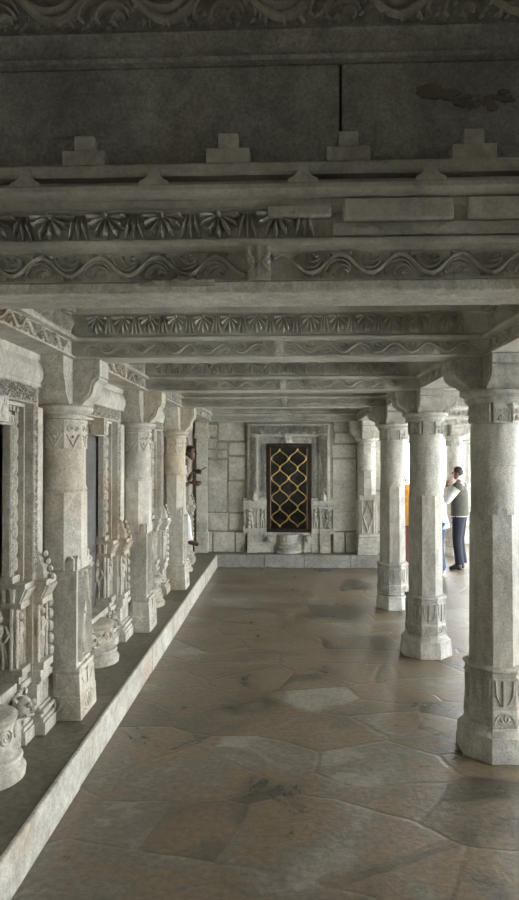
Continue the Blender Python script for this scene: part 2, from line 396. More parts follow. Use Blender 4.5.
# ------------------------------------------------------------------ pilaster: square base, lozenge panel, octagonal upper shaft
def lozenge(cv, X, w, z0, z1):
    zc = (z0+z1)/2
    cv.tube([(0, z0+.03, 0), (w*.42, zc, 0), (0, z1-.03, 0), (-w*.42, zc, 0), (0, z0+.03, 0)], .019, 5, X)
    cv.tube([(-w*.5, z0, 0), (w*.5, z0, 0), (w*.5, z1, 0), (-w*.5, z1, 0), (-w*.5, z0, 0)], .017, 4, X)
    cv.ball((0, zc, 0), .014, 6, 5, X)
def square_pilaster(name, label, cat, loc, group, mat='left', arms=(0, 90, 270)):
    t = thing(name, label, cat, loc, 0, group)
    bx_ = .014 if mat == 'left' else 0
    MB().poly([(0, .335), (.145, .325), (.15, .315)], 4, cx=bx_).build('plinth', mat, t, .004)
    b = MB().poly([(.145, .318), (.27, .306), (.275, .290), (.285, .30), (.305, .312), (.318, .30), (.322, .27)], 4, cx=bx_).build('base_block', mat, t, .003)
    cv = MB()
    for k in range(4):
        X0 = Matrix.Rotation(k*PI/2, 4, 'Z')
        X0 = Matrix.Translation((bx_, 0, 0)) @ X0
        X = X0 @ FR(0, -.1615, .03, 1.0)
        for q in (0,):
            fan(cv, X, .22, .10, .012, 7)
            cv.tube([(.125*math.cos(R(a)), .115*math.sin(R(a)), 0) for a in range(0, 181, 15)], .007, 5, X)
            spiral(cv, X, -.12, .06, .028, .006, 1.6); spiral(cv, X, .12, .06, .028, .006, 1.6, -1)
        X = X0 @ FR(0, -.157, .15, .6)
        cv.box(-.011, .011, -.163, -.14, .19, .29, X0)
        cv.tube([(-.11, .10, 0), (-.06, .05, 0), (-.012, .045, 0)], .006, 5, X); cv.tube([(.11, .10, 0), (.06, .05, 0), (.012, .045, 0)], .006, 5, X)
    cv.build('carved_fan', mat, b)
    s = MB().poly([(.32, .286), (.93, .286)], 4)
    for k in range(4):     # ogee crest over each panel
        X0 = Matrix.Rotation(k*PI/2, 4, 'Z')
        s.prism([(-.125, .92), (.125, .92), (.125, 1.0), (.10, 1.02), (.085, .985), (.05, .985), (.03, 1.015), (0, 1.035), (-.03, 1.015), (-.05, .985), (-.085, .985), (-.10, 1.02), (-.125, 1.0)], -.143, -.10, 'y', X0)
    so = s.build('square_shaft', mat, t, .003)
    cv = MB()
    for k in ((1,) if mat == 'left' else (0, 3, 1)):
        lozenge(cv, Matrix.Rotation(k*PI/2, 4, 'Z') @ FR(0, -.143, 0, 1.6), .20, .36, .92)
    cv.build('lozenge_panel', mat, so)
    MB().poly([(.93, .296), (1.42, .294)], 8).build('octagonal_shaft', mat, t, .003)
    MB().lathe([(1.42, .153), (1.44, .160), (1.455, .153), (1.47, .149), (1.88, .147), (1.89, .135)], 36).build('round_shaft', mat, t)
    nk = MB().poly([(1.70, .290), (1.885, .290)], 8).build('neck', mat, t, .003)
    cv = MB()
    for k in range(8):
        X = Matrix.Rotation(k*PI/4, 4, 'Z') @ FR(0, -.145, 1.70, 1.6)
        spiral(cv, X, -.023, .125, .022, .006, 1.5); spiral(cv, X, .023, .125, .022, .006, 1.5, -1)
        cv.tube([(-.045, .09, 0), (-.02, .05, 0), (0, .012, 0), (.02, .05, 0), (.045, .09, 0)], .006, 5, X)
        cv.ball((0, .075, 0), .011, 6, 5, X)
        cv.tube([(-.048, .165, 0), (.048, .165, 0)], .006, 4, X)
    cv.build('carved_scrolls', mat, nk)
    MB().lathe([(1.88, .125), (1.89, .15), (1.905, .155), (1.915, .15), (1.925, .172), (1.945, .195), (1.965, .197), (1.978, .18), (1.985, .165)], 36).build('capital_ring', mat, t)
    MB().box(-.10, .10, -.10, .10, 1.98, 2.269).build('capital_core', mat, t)
    bracket_arms(t, 1.976, 2.269, mat, arms, .275 if mat == 'left' else .30, .10, mat == 'left')
    return t

# ------------------------------------------------------------------ beams
SOF, CEI = 2.48, 2.82
def beam_profile(w=.11):
    f = [(-w, 0), (-w, .010), (-w+.026, .018), (-w+.026, .104), (-w-.004, .110), (-w-.008, .118), (-w-.008, .130), (-w, .138), (-w+.028, .148), (-w+.028, .276), (-w, .284), (-w, CEI-SOF-.001)]
    return f+[(-y, z) for y, z in reversed(f)]
beam_cache = {}
def carved_beam(label, L, loc, rz, group, mat='beam', boss=True, P=.212, m0=.06, m1=.06):
    """runs along local x from 0 to L, carved on the -y face, underside at z = 0"""
    t = thing('carved_beam', label, 'beam', loc, rz, group)
    MB().prism(beam_profile(), 0, L, 'x').build('beam_body', mat, t)
    if True:
        X0 = Matrix.Identity(4)
        mb = MB(); LM = (m0+L-m1)/2
        half = (L-m0-m1-.07)/2
        if boss:
            for u0 in (m0, L-m1-half): vine(mb, X0 @ FR(u0, -.085, .018, 2.2), half, .084, P, .0092)
        else: vine(mb, X0 @ FR(m0, -.085, .018, 2.2), L-m0-m1, .084, P, .0092)
        mb.build('scroll_band', mat, t)
        mb = MB(); lotus(mb, X0 @ FR(m0, -.083, .152, 3.2), L-m0-m1, .120, P*.80, .0080); mb.build('lotus_band', mat, t)
        if boss:
            mb = MB(); mb.box(LM-.028, LM+.028, -.115, -.08, .006, .110, X0)
            X = X0 @ FR(LM, -.115, .03, .8)
            fan(mb, X, .05, .06, .009, 5); mb.tube([(-.02, .0, 0), (0, -.015, 0), (.02, 0, 0)], .007, 5, X)
            mb.build('leaf_boss', mat, t)
    return t

# ------------------------------------------------------------------ statuette carved in relief (stands on z0, faces -y)
def statuette(mb, X, h, sway=1):
    s = h
    mb.tube([(-.05*s, 0, 0), (-.055*s, .22*s*1, 0), (-.03*s, .45*s, .0)], [.035*s, .045*s, .06*s], 6, X)
    mb.tube([(.07*s, 0, 0), (.06*s, .22*s, .01*s), (.03*s, .45*s, 0)], [.035*s, .045*s, .06*s], 6, X)
    mb.tube([(0, .42*s, 0), (.015*s*sway, .52*s, 0), (0, .64*s, .01*s), (-.01*s*sway, .76*s, 0)], [.085*s, .065*s, .095*s, .06*s], 7, X)
    mb.ball((-.005*s, .86*s, .015*s), (.062*s, .075*s, .07*s), 8, 6, X)
    mb.tube([(-.005*s, .91*s, 0), (-.005*s, 1.0*s, 0)], [.05*s, .02*s], 6, X)
    mb.tube([(-.10*s, .73*s, 0), (-.17*s, .58*s, .02*s), (-.10*s, .47*s, .04*s)], [.035*s, .03*s, .022*s], 5, X)
    mb.tube([(.09*s, .73*s, 0), (.17*s, .62*s, .02*s), (.16*s, .80*s, .03*s)], [.035*s, .03*s, .022*s], 5, X)
    mb.tube([(-.10*s, .40*s, .03*s), (-.12*s, .2*s, .02*s), (-.14*s, .04*s, 0)], [.012*s, .02*s, .015*s], 4, X)
    mb.tube([(-.06*s, .43*s, .05*s), (0, .40*s, .06*s), (.06*s, .43*s, .05*s)], .014*s, 4, X)
    mb.tube([(.19*s, 0, 0), (.20*s, .4*s, 0), (.19*s, .78*s, 0)], .014*s, 4, X)

# ------------------------------------------------------------------ carved doorway (local: x along wall, -y towards viewer)
def carved_doorway(label, loc, rz, a, b, group=None, btop=None, zs=.36, zt=1.83, ztop=2.09, mat='left', head=True, pl=.0, rings=2.2, tower=True, deep=True, leaf=True):
    """a half opening, b half overall; base at z 0 (platform)"""
    t = thing('carved_doorway', label, 'doorway', loc, rz, group); btop = btop or b
    tot = b-a; k = min(1., tot/.40)
    w = [.07*k, .05*k, .02*k, .09*k] if deep else [.075, .045, .03, .13]
    e = [a, a+w[0], a+w[0]+w[1], a+w[0]+w[1]+w[2], a+sum(w), b]
    yf = [.065, .085, .025, -.025, -.005] if deep else [.03, .07, .0, -.025, -.005]
    dz = [.06, .05, .02, ztop-zt-.13-.02, .02] if deep else [.07, .045, .03, ztop-zt-.165, .02]
    rl = 1.3 if deep else 2.4
    zz = [zt]
    for d in dz: zz.append(zz[-1]+d)
    for s in (-1, 1):
        j = MB()
        for i in range(5):
            x0, x1 = sorted((s*e[i], s*e[i+1]))
            j.box(x0, x1, yf[i], .17, zs, zz[i] if i < 4 else (ztop if btop == b else 1.95))
        jo = j.build('jamb', mat, t, .002)
        cv = MB()
        def V(x, y, z): return frame((x, y, z), (0, 0, 1), (1, 0, 0), (0, -rl, 0))
        vine(cv, V(min(s*e[0], s*e[1])+.004, yf[0], zs+.62), zz[0]-zs-.62, w[0]-.008, .085*k+.02, .006, 8, 2)
        vine(cv, V(min(s*e[3], s*e[4])+.004, yf[3], zs+.62), zz[3]-zs-.62, w[3]-.008, .10*k+.02, .007, 8, 3)
        cv.box(*sorted((s*(e[0]+.004), s*(e[1]-.004))), yf[0]-.004, yf[0]+.01, zs+.6, zz[0]); cv.box(*sorted((s*(e[3]+.004), s*(e[4]-.004))), yf[3]-.004, yf[3]+.01, zs+.6, zz[3]-.004)
        cv.build('foliage_band', mat+'_carved', jo)
        bd = MB(); xc = s*(e[1]+e[2])/2; z = zs+.62; q = 0
        pts = []; rad = []
        while z < zz[1]:
            for dzz, rr in ((0, .012), (.012, .023), (.070, .023), (.082, .012)):
                pts.append((xc, yf[1]-.015, z+dzz)); rad.append(rr*k)
            z += .095
        bd.tube(pts, rad, 7); bd.build('bead_colonnette', mat, jo)
        # guardian panel at the foot of the jamb
        p = MB(); cn = MB(); figs = []
        yi = yf[0]-.05
        for (u0, u1, y) in (((a-.006, a+.155*k, yi), (a+.155*k, a+.345*k, -.06)) if deep else ((a-.006, a+.13, -.03), (a+.13, b+.06, -.05))):
            x0, x1 = sorted((s*u0, s*u1)); W = x1-x0; dd = .0015 if y > -.03 else 0
            p.box(x0, x1, y+.03, .165, zs, zs+.60)
            p.box(x0-.003, x1+.003, y-.03, .155, zs+.03, zs+.075); p.box(x0-.005, x1+.005, y-.012, .15, zs-.012, zs+.03)
            for xx in (x0+.012, x1-.012):
                p.tube([(xx, y+.012, zs+.07), (xx, y+.012, zs+.22), (xx, y+.012, zs+.24), (xx, y+.012, zs+.42)], [.013, .011, .016, .012], 7)
            cn.box(x0-.006, x1+.006, y-.022, .145, zs+.415, zs+.45)
            cn.loft([[(x0-.004, y-.01, zs+.45), (x1+.004, y-.01, zs+.45), (x1+.004, .14, zs+.45), (x0-.004, .14, zs+.45)], [(x0-.008, y-.045, zs+.535), (x1+.008, y-.045, zs+.535), (x1+.008, .14, zs+.535), (x0-.008, .14, zs+.535)], [(x0-.008, y-.045, zs+.56), (x1+.008, y-.045, zs+.56), (x1+.008, .14, zs+.56), (x0-.008, .14, zs+.56)]])
            for q in range(4 if deep else 0): cn.tube([(x0+W*(q+.5)/4, y-.012, zs+.455), (x0+W*(q+.5)/4, y-.046, zs+.53)], [W*.09, W*.12], 6)
            figs.append(((x0+x1)/2, y))
        po = p.build('guardian_panel', mat, t, .003)
        if tower:
            xo = s*(a+.25*k); y = -.06
            cn.tube([(xo, y+.03, zs+.55), (xo, y+.03, zs+.62), (xo, y+.05, zs+.70), (xo, y+.07, zs+.76)], [.065, .055, .03, .008], 8)
            for q in range(4): cn.ball((xo, y-.05+.015*q, zs+.57+.045*q), .020, 6, 5)
            xo2 = s*(a+.37*k)
            for q in range(7): cn.ball((xo2-s*.004*q, y+.0, zs+.10+.075*q), (.022, .03, .034), 7, 5)
        cn.build('canopy', mat, po)
        for q, (xm, y) in enumerate(figs):
            fg = MB(); statuette(fg, frame((xm, y+.022, zs+.075), (1, 0, 0), (0, 0, 1), (0, -1.1 if deep else -1.7, 0)), .335 if deep else .36, 1 if q else -1); fg.build('guardian_figure', mat, po)
        if deep:
            y = (yf[0]+.155)/2; xr = s*(a-.012)
            Xr = frame((xr, y+.005, zs+.075), (0, 1, 0), (0, 0, 1), (-s*1.0, 0, 0))
            fg = MB(); statuette(fg, Xr, .335, s); fg.build('guardian_figure', mat, po)
            cr_ = MB()
            for yy in (yf[0]-.015, .135): cr_.tube([(xr, yy, zs+.07), (xr, yy, zs+.42)], .011, 6)
            for q in range(4): cr_.tube([(xr, yf[0]-.02+.045*q, zs+.455), (xr-s*.014, yf[0]-.025+.048*q, zs+.535)], [.014, .019], 6)
            cr_.build('reveal_colonnettes', mat, po)
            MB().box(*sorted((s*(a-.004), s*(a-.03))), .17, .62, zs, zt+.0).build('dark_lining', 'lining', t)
        # stepped plinth
        g = MB()
        q0, q1 = sorted((s*(a-.008), s*(a+.17*k)))
        for (zA, zB, y) in ((0, .075, -.095), (.075, .10, -.085), (.10, .125, -.07), (.125, .15, -.085), (.15, .165, -.06), (.165, .30, -.045), (.30, .315, -.06), (.315, zs-.01, -.07)):
            u0, u1 = sorted((s*(a+.17*k), s*b)); g.box(u0, u1, y, .17, zA, zB)
            g.box(q0, q1, y+.06, .17, zA, zB)
        go = g.build('plinth', mat, t, .004)
        cv = MB(); xx = s*(a+.30*k); X = FR(xx, -.045, .17, .8)
        cv.tube([(-.05, .005, 0), (.05, .005, 0), (.05, .125, 0), (-.05, .125, 0), (-.05, .005, 0)], .005, 4, X); statuette(cv, X @ Matrix.Translation((0, .012, 0)), .11)
        spiral(cv, X, .0, .065, .03, .005, 1.4)
        cv.build('carved_dado', mat, go)
    ln = MB()
    for i in range(4):
        ln.box(-e[i+1], e[i+1], yf[i], .17, zz[i], zz[i+1])
    ln.box(-btop, btop, yf[4]-.02, .17, zz[4]-.0, ztop)
    lo = ln.build('lintel', mat, t, .002)
    cv = MB(); H = zz[4]-zz[3]
    vine(cv, FR(-e[4]+.01, yf[3], zz[3]+.006, rl), 2*e[4]-.02, H-.012, .15, .009, 8, 4)
    vine(cv, FR(-e[1]+.005, yf[0], zz[0]+.004, .8), 2*e[1]-.01, dz[0]-.008, .085, .006, 8, 2)
    n = int(2*e[2]/.05)
    for q in range(n): cv.box(-e[2]+.05*q+.006, -e[2]+.05*q+.036, yf[2]+.015, .13, zz[1]+.02, zz[2])
    cv.box(-e[4]+.005, e[4]-.005, yf[3]-.004, yf[3]+.01, zz[3]+.005, zz[4]-.005)
    cv.build('foliage_band', mat+'_carved', lo)
    if head:
        bs = MB(); bs.box(-.055, .055, -.06, .05, zz[0]+.0, zz[2]+.02); statuette(bs, FR(0, -.06, zz[0]+.005, .7), .12); bs.ball((0, -.045, zz[0]+.05), (.05, .03, .05)); bs.build('crest_figure', mat, t)
    if deep and leaf:
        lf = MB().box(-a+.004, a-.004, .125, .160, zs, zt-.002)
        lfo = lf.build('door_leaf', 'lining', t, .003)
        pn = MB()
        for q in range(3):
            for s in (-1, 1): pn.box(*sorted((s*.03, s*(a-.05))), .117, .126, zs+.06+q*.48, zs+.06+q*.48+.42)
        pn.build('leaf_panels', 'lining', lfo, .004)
    # threshold with half-round step
    th = MB(); th.box(-a+.01, a-.01, .03, .165, 0, zs-.02); th.box(-a+.01, a-.01, .015, .17, zs-.05, zs)
    tho = th.build('threshold', mat, t, .003)
    dr = MB(); X = Matrix.Translation((0, .03, 0))
    kr = .74 if deep else .85
    dr.lathe([(z_*.95, r_*kr) for z_, r_ in [(0, .262), (.04, .268), (.055, .255), (.065, .230), (.08, .232), (.10, .248), (.115, .238), (.125, .208), (.14, .214), (.155, .222), (.165, .205), (.175, .19), (.29, .19), (.30, .205), (.325, .212), (.335, .195), (.34, .17)]], 28, X, PI, 2*PI)
    dro = dr.build('half_round_step', mat, tho)
    cv = MB()
    for an in (-70, -23, 23, 70):
        X = Matrix.Translation((0, .03, 0)) @ Matrix.Rotation(R(an), 4, 'Z') @ FR(0, -.19*kr, .222, 1.2)
        spiral(cv, X, 0, 0, .048, .0075, 2.4, 1 if an > 0 else -1)
    cv.build('scroll_roundels', mat, dro)
    for s in (-1, 1):     # little mask heads beside the step
        hd = MB(); x = s*(a*.5+.13)
        hd.box(x-.07, x+.07, -.01, .05, .0, .17); hd.ball((x, -.03, .24), (.065, .06, .06), 9, 7); hd.ball((x-.028, -.085, .262), .016, 6, 5); hd.ball((x+.028, -.085, .262), .016, 6, 5)
        hd.ball((x, -.095, .235), (.022, .02, .018), 6, 5); hd.tube([(x-.04, -.07, .205), (x, -.095, .2), (x+.04, -.07, .205)], .010, 5)
        hd.tube([(x-.06, -.02, .29), (x-.085, -.02, .31), (x-.06, -.02, .325)], [.015, .012, .006], 5); hd.tube([(x+.06, -.02, .29), (x+.085, -.02, .31), (x+.06, -.02, .325)], [.015, .012, .006], 5)
        hd.build('mask_head', mat, tho)
    return t
# ================================================================== BUILD
HP = .21                        # platform height
XL, XR = -1.452, 1.335           # pilaster row, column row
YR = [2.42, 4.17, 6.24, 8.15]
YL = [2.42, 4.19, 6.24, 8.2]
YB = 11.42                      # back wall face
XW = -1.62                      # left wall plane

# ---- setting
struct(MB().box(-3.2, 6.2, -3.2, 15.6, -.25, 0), 'floor', 'floor')
struct(MB().box(-40, 60, -40, 70, -.9, -.30), 'courtyard_ground', 'ground')
p = MB(); p.box(-3.0, -1.165, -3.0, 11.0, 0.001, HP-.001); o = struct(p, 'platform_floor', 'plat')
p = MB(); p.box(-3.0, 1.72, 11.03, YB+.3, 0.001, HP-.001); o = struct(p, 'end_platform_floor', 'plat')
kerb_spans = []
y = -3.0; k = 0
cuts = [-3.0, -.2, 1.88, 3.62, 5.6, 7.7, 9.4, 11.0]
for y0, y1 in zip(cuts, cuts[1:]):
    kb = MB().box(-1.165, -1.145-.004*(k % 2), y0+.003, y1-.003, .0, HP+.004)
    kb.box(-1.172, -1.148, y0+.003, y1-.003, HP-.02, HP+.005); k += 1
    struct(kb, 'kerb_left', 'kerb', .006)
xs = [-1.145, -.35, .32, 1.1, 1.72]
for x0, x1 in zip(xs, xs[1:]):
    struct(MB().box(x0+.003, x1-.003, 10.985, 11.06, .0, HP+.003), 'kerb_back', 'upper', .006)

# ceilings
struct(MB().box(-3.2, 1.9, 2.545, 15.4, CEI, CEI+.25), 'ceiling', 'ceil')
struct(MB().box(1.9, 4.95, -3.2, 15.4, CEI, CEI+.25), 'ceiling_aisle', 'ceil')
struct(MB().box(-3.2, 1.9, -3.2, 2.75, 3.75, 3.95), 'ceiling_bay', 'ceil')

# left wall with cells behind the doorways
bays = [((YL[i]+YL[i+1])/2, (YL[i+1]-YL[i])/2) for i in range(3)]
bays.append((9.42, 1.22-.0))
AO = .365
wl = MB()
edges = [(-3.0, 2.33)]
doors = []
for (yc, hb) in bays: doors.append((yc-AO, yc+AO))
yprev = -3.0
for (d0, d1) in doors:
    wl.box(-2.1, XW, yprev, d0-.43 if False else d0, HP, CEI); yprev = d1
wl.box(-2.1, XW, yprev, YB, HP, CEI)
for (d0, d1) in doors:
    wl.box(-2.1, XW, d0, d1, HP, .50); wl.box(-2.1, XW, d0, d1, HP+1.9, CEI)
struct(wl, 'wall_left', 'left')
cell = MB()
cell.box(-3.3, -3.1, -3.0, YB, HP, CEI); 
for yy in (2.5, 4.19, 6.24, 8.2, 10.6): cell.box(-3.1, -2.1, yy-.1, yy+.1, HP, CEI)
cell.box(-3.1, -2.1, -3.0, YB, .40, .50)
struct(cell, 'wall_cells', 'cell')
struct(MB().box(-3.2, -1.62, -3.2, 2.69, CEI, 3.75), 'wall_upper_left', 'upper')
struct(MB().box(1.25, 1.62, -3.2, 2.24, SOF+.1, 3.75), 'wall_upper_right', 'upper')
struct(MB().box(-3.2, 4.9, -3.4, -3.2, 0, 3.75), 'light_block_rear', 'left')  # unseen rear wall, its span set to hold back light from behind
struct(MB().box(-3.2, 1.62, 2.555, 2.75, CEI+.25, 3.75), 'light_leak_backing', 'upper')  # backing added to stop sky light leaking through the slab joint

struct(MB().box(4.9, 5.1, -3.2, .2, 0, CEI), 'light_block_right', 'left')  # unseen wall added to shut out side light near the camera
# back wall: irregular ashlar over a mortar backing; blocks proud of the joints
def bx(px): return (px-285)/650*YB
def bz(py): return 1.85+(458-py)/650*YB
DX0, DX1 = .065-.36, .065+.36
wb = MB()
wb.box(-3.2, DX0, YB+.004, YB+.35, HP, CEI); wb.box(DX1, 1.72, YB+.004, YB+.35, HP, CEI)
wb.box(DX0, DX1, YB+.004, YB+.35, HP, .54); wb.box(DX0, DX1, YB+.004, YB+.35, 2.12, CEI)
struct(wb, 'wall_back', 'joint')
blocks = [(218,245,419,441),(196,217,424,437),(217.5,227.5,442,449),(228.5,246,442,455.5),(206,216,449.5,458),(216.8,227.5,449.8,458.3),
 (228.5,246,456.6,480),(207.5,227,459.5,512),(228,246,481.3,512),(207.5,228,513,531),(229,246,513,531),(196,206,438,448),(206.8,216.5,438.5,448.6),
 (333,356,421.5,431.8),(334,356,433,443),(331.5,356,444.2,457.5),(332,356,458.7,531),(246.5,331,415,423.5),(332,358,409,420.5),(190,217,408,423),(356.5,383,405,440),(356.5,383,441,490),(356.5,383,491,531)]
wk = MB()
for i, (x0, x1, y0, y1) in enumerate(blocks):
    d = rnd.uniform(0, .014)
    j = [rnd.uniform(-.011, .009) for _ in range(8)]
    q4 = [(bx(x0)+.010+j[0], bz(y1)+.010+j[1]), (bx(x1)-.010+j[2], bz(y1)+.010+j[3]), (bx(x1)-.010+j[4], bz(y0)-.010+j[5]), (bx(x0)+.010+j[6], bz(y0)-.010+j[7])]
    wk.prism(q4, YB-d, YB+.03, 'y')
for (x0, x1) in ((196, 212.5), (213.2, 235), (235.7, 246), (332.5, 344), (344.7, 384)):
    wk.box(bx(x0)+.005, bx(x1)-.005, YB-.06-rnd.uniform(0, .01), YB+.03, HP, bz(532))
struct(wk, 'wall_back_ashlar', 'wall', .006)
sh = MB(); sh.box(-.6, .7, YB+1.4, YB+1.5, HP, 2.5); sh.box(-.6, -.5, YB+.35, YB+1.4, HP, 2.5); sh.box(.6, .7, YB+.35, YB+1.4, HP, 2.5); sh.box(-.6, .7, YB+.35, YB+1.5, 2.4, 2.5); sh.box(-.6, .7, YB+.35, YB+1.5, HP, .3)
struct(sh, 'wall_shrine', 'cell')

# ---- free-standing columns of the right row
G = 'octagonal columns along the open side of the hall'
c1 = octagonal_column('octagonal_column', 'large octagonal marble column closest to the viewer, cut by the picture edge', 'column', (XR+.004, 4.215, 0), G)
c2 = copy_tree(c1, None, (XR, 6.26, 0), 'octagonal marble column with wide plinth, hiding part of the pale blue shirt')
c3 = octagonal_column('octagonal_column', 'slim-footed octagonal column with an orange sari just past its edge', 'column', (XR, YR[3], 0), G, plinth=.39)
c0 = copy_tree(c1, None, (XR, YR[0], 0), 'octagonal column under the massive near cornice on the open side')
cA = copy_tree(c3, None, (3.22, 12.55, 0), 'distant octagonal column right behind the man in the olive vest')
for nm, y in (('a', 4.17), ('b', 6.24), ('c', 8.15)):
    copy_tree(c3, None, (3.30, y, 0), {'a': 'outer aisle column level with the closest hall column', 'b': 'outer aisle column level with the wide-plinth hall column', 'c': 'outer aisle column level with the slim-footed hall column'}[nm], 'columns of the outer aisle')

# ---- pilasters of the left row
G = 'pilasters between the shrine doorways'
p1 = square_pilaster('square_pilaster', 'cream marble pilaster with square base, biggest one by the near doorway', 'pilaster', (XL, YL[1], HP), G)
p2 = copy_tree(p1, None, (XL+.005, YL[2], HP), 'cream marble pilaster between the second and third shrine doorways')
p3 = copy_tree(p1, None, (XL+.04, YL[3], HP), 'tan-stained pilaster hiding the man who leans out')
p0 = copy_tree(p1, None, (XL, YL[0], HP), 'pilaster on the wall side under the massive near cornice')
pb = square_pilaster('square_pilaster', 'end wall pilaster with a lozenge panel, right of the brass lattice gate', 'pilaster', (1.40, 11.23, HP), 'pilasters on the end wall', 'wall', (0, 180, 270))
# flat slab pilaster in the left back corner
fs = thing('slab_pilaster', 'flat plain slab pilaster in the corner beside the end wall', 'pilaster', (-1.45, 11.30, HP), 0, 'pilasters on the end wall')
MB().box(-.12, .12, -.10, .04, 0, .17).box(-.09, .12, -.08, .04, .17, .36).build('base_block', 'wall', fs, .005)
MB().box(-.09, .10, -.05, .04, .36, 1.98).build('slab', 'wall', fs, .005)
MB().box(-.13, .13, -.09, .04, 1.98, 2.06).box(-.11, .11, -.07, .04, 2.06, 2.268).build('capital', 'wall', fs, .005)

# ---- beams
G = 'carved cross beams of the hall'
xa, xb = XL-.105, XR
for lab, y, ml in (('carved cross beam between the closest column and the biggest pilaster', YR[1], .275), ('carved cross beam, second behind the massive near cornice', 6.17, .31),
               ('carved cross beam, third behind the massive near cornice', 8.15, .335)):
    carved_beam(lab, xb-xa-.001, (xa, y, SOF), 0, G, m0=ml, m1=.13)
carved_beam('carved cross beam lying against the end wall above the lattice gate', 1.9-xa, (xa, 11.28, SOF), 0, G, m0=.34, m1=.66)
G = 'aisle cross beams'
for lab, y in (('aisle cross beam level with the closest column', YR[1]), ('aisle cross beam level with the wide-plinth column', 6.17), ('aisle cross beam level with the slim-footed column', 8.15)):
    carved_beam(lab, 3.5, (xb, y, SOF), 0, G, m0=.13)
carved_beam('far cross beam over the distant column behind the man in the vest', 3.3, (1.62, 12.55, SOF), 0, G)
G = 'carved wall-side beams'
for lab, y0, y1, xo in (('pale carved beam above the first shrine doorway', 2.55, YR[1]-.124, -1.43), ('pale carved beam above the second shrine doorway', YR[1]+.124, 6.17-.124, -1.395),
                    ('pale carved beam above the third shrine doorway', 6.17+.124, 8.15-.124, -1.372), ('long pale carved beam above the leaning man', 8.15+.124, 11.28-.124, -1.36)):
    carved_beam(lab, y1-y0, (xo, y0, SOF), R(90), G, 'left', boss=(y1-y0 > 1.5))
G = 'lengthwise beams on the right columns'
for lab, y0, y1 in (('lengthwise beam joining near cornice and closest column', 2.55, YR[1]-.124), ('lengthwise beam between closest and wide-plinth columns', YR[1]+.124, 6.17-.124),
                    ('lengthwise beam between wide-plinth and slim-footed columns', 6.17+.124, 8.15-.124), ('lengthwise beam from slim-footed column to end pilaster', 8.15+.124, 11.28-.124)):
    carved_beam(lab, y1-y0, (XR, y1, SOF), R(-90), G, boss=False)

# ---- the massive near entablature
E0, E1 = -1.60, 1.88
YN = 2.30
nb = thing('carved_beam', 'massive near beam with scroll band and half-worn lotus band', 'beam', (0, YN, SOF), 0, 'courses of the near cornice')
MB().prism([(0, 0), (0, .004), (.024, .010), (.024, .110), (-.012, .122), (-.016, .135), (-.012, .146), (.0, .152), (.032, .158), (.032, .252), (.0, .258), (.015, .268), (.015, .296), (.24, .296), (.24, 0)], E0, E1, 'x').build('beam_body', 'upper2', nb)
MB().box(-1.14, 1.02, -.006, .225, -.042, -.002).build('soffit_slab', 'kerb', nb, .006)
mb = MB(); rg = random.Random(21); rings = []
for i in range(15):
    x = -.52+.27*i/14; k = math.sin(PI*min(1, max(0, i/14)))
    rings.append([(x, -.002, -.020), (x, -.010-k*rg.uniform(.006, .030), -.016+rg.uniform(-.004, .004)), (x, -.012-k*rg.uniform(.010, .034), -.004+rg.uniform(-.010, .008)), (x, -.008-k*rg.uniform(.004, .012), .006+.010*k*rg.random()), (x, .0, .010)])
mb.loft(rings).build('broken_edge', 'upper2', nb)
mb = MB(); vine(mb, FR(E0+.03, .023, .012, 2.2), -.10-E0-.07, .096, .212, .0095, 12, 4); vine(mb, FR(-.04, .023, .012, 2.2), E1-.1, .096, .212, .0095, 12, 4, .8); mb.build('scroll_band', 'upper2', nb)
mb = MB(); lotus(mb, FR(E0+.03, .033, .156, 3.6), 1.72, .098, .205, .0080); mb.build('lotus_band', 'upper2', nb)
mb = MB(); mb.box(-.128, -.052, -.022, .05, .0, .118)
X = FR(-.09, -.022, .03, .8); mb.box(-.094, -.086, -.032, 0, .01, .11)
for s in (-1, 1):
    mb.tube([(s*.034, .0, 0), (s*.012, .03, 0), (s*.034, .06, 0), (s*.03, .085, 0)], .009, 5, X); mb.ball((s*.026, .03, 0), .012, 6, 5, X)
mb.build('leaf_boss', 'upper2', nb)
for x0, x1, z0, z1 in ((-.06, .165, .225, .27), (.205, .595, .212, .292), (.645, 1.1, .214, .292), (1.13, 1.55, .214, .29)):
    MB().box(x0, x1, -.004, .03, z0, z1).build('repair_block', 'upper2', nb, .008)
# rough worn lotus ground on the right half
mb = MB(); rg = random.Random(5)
nx = 60; rings = []
for i in range(nx+1):
    x = .17+i*(E1-.2)/nx
    rings.append([(x, .03, .156), (x, .012+rg.uniform(-.006, .006), .162), (x, .006+rg.uniform(-.008, .008), .185+rg.uniform(-.01, .01)), (x, .016+rg.uniform(-.004, .004), .208), (x, .03, .212)])
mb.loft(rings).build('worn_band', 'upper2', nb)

co = thing('bumped_moulding', 'projecting moulding course with small rounded bumps along its top', 'moulding', (0, YN, 2.777), 0, 'courses of the near cornice')
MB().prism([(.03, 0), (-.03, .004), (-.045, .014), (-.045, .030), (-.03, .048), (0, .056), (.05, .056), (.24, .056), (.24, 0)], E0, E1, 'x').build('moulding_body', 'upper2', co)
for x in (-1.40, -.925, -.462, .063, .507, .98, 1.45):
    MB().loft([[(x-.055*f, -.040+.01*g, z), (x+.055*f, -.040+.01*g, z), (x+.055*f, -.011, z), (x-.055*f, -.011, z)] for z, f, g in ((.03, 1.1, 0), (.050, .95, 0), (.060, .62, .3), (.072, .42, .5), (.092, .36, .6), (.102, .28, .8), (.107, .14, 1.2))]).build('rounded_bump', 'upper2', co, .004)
cr = thing('stepped_course', 'thin ledge course carrying stepped merlons below the plain slabs', 'moulding', (0, YN, 2.834), 0, 'courses of the near cornice')
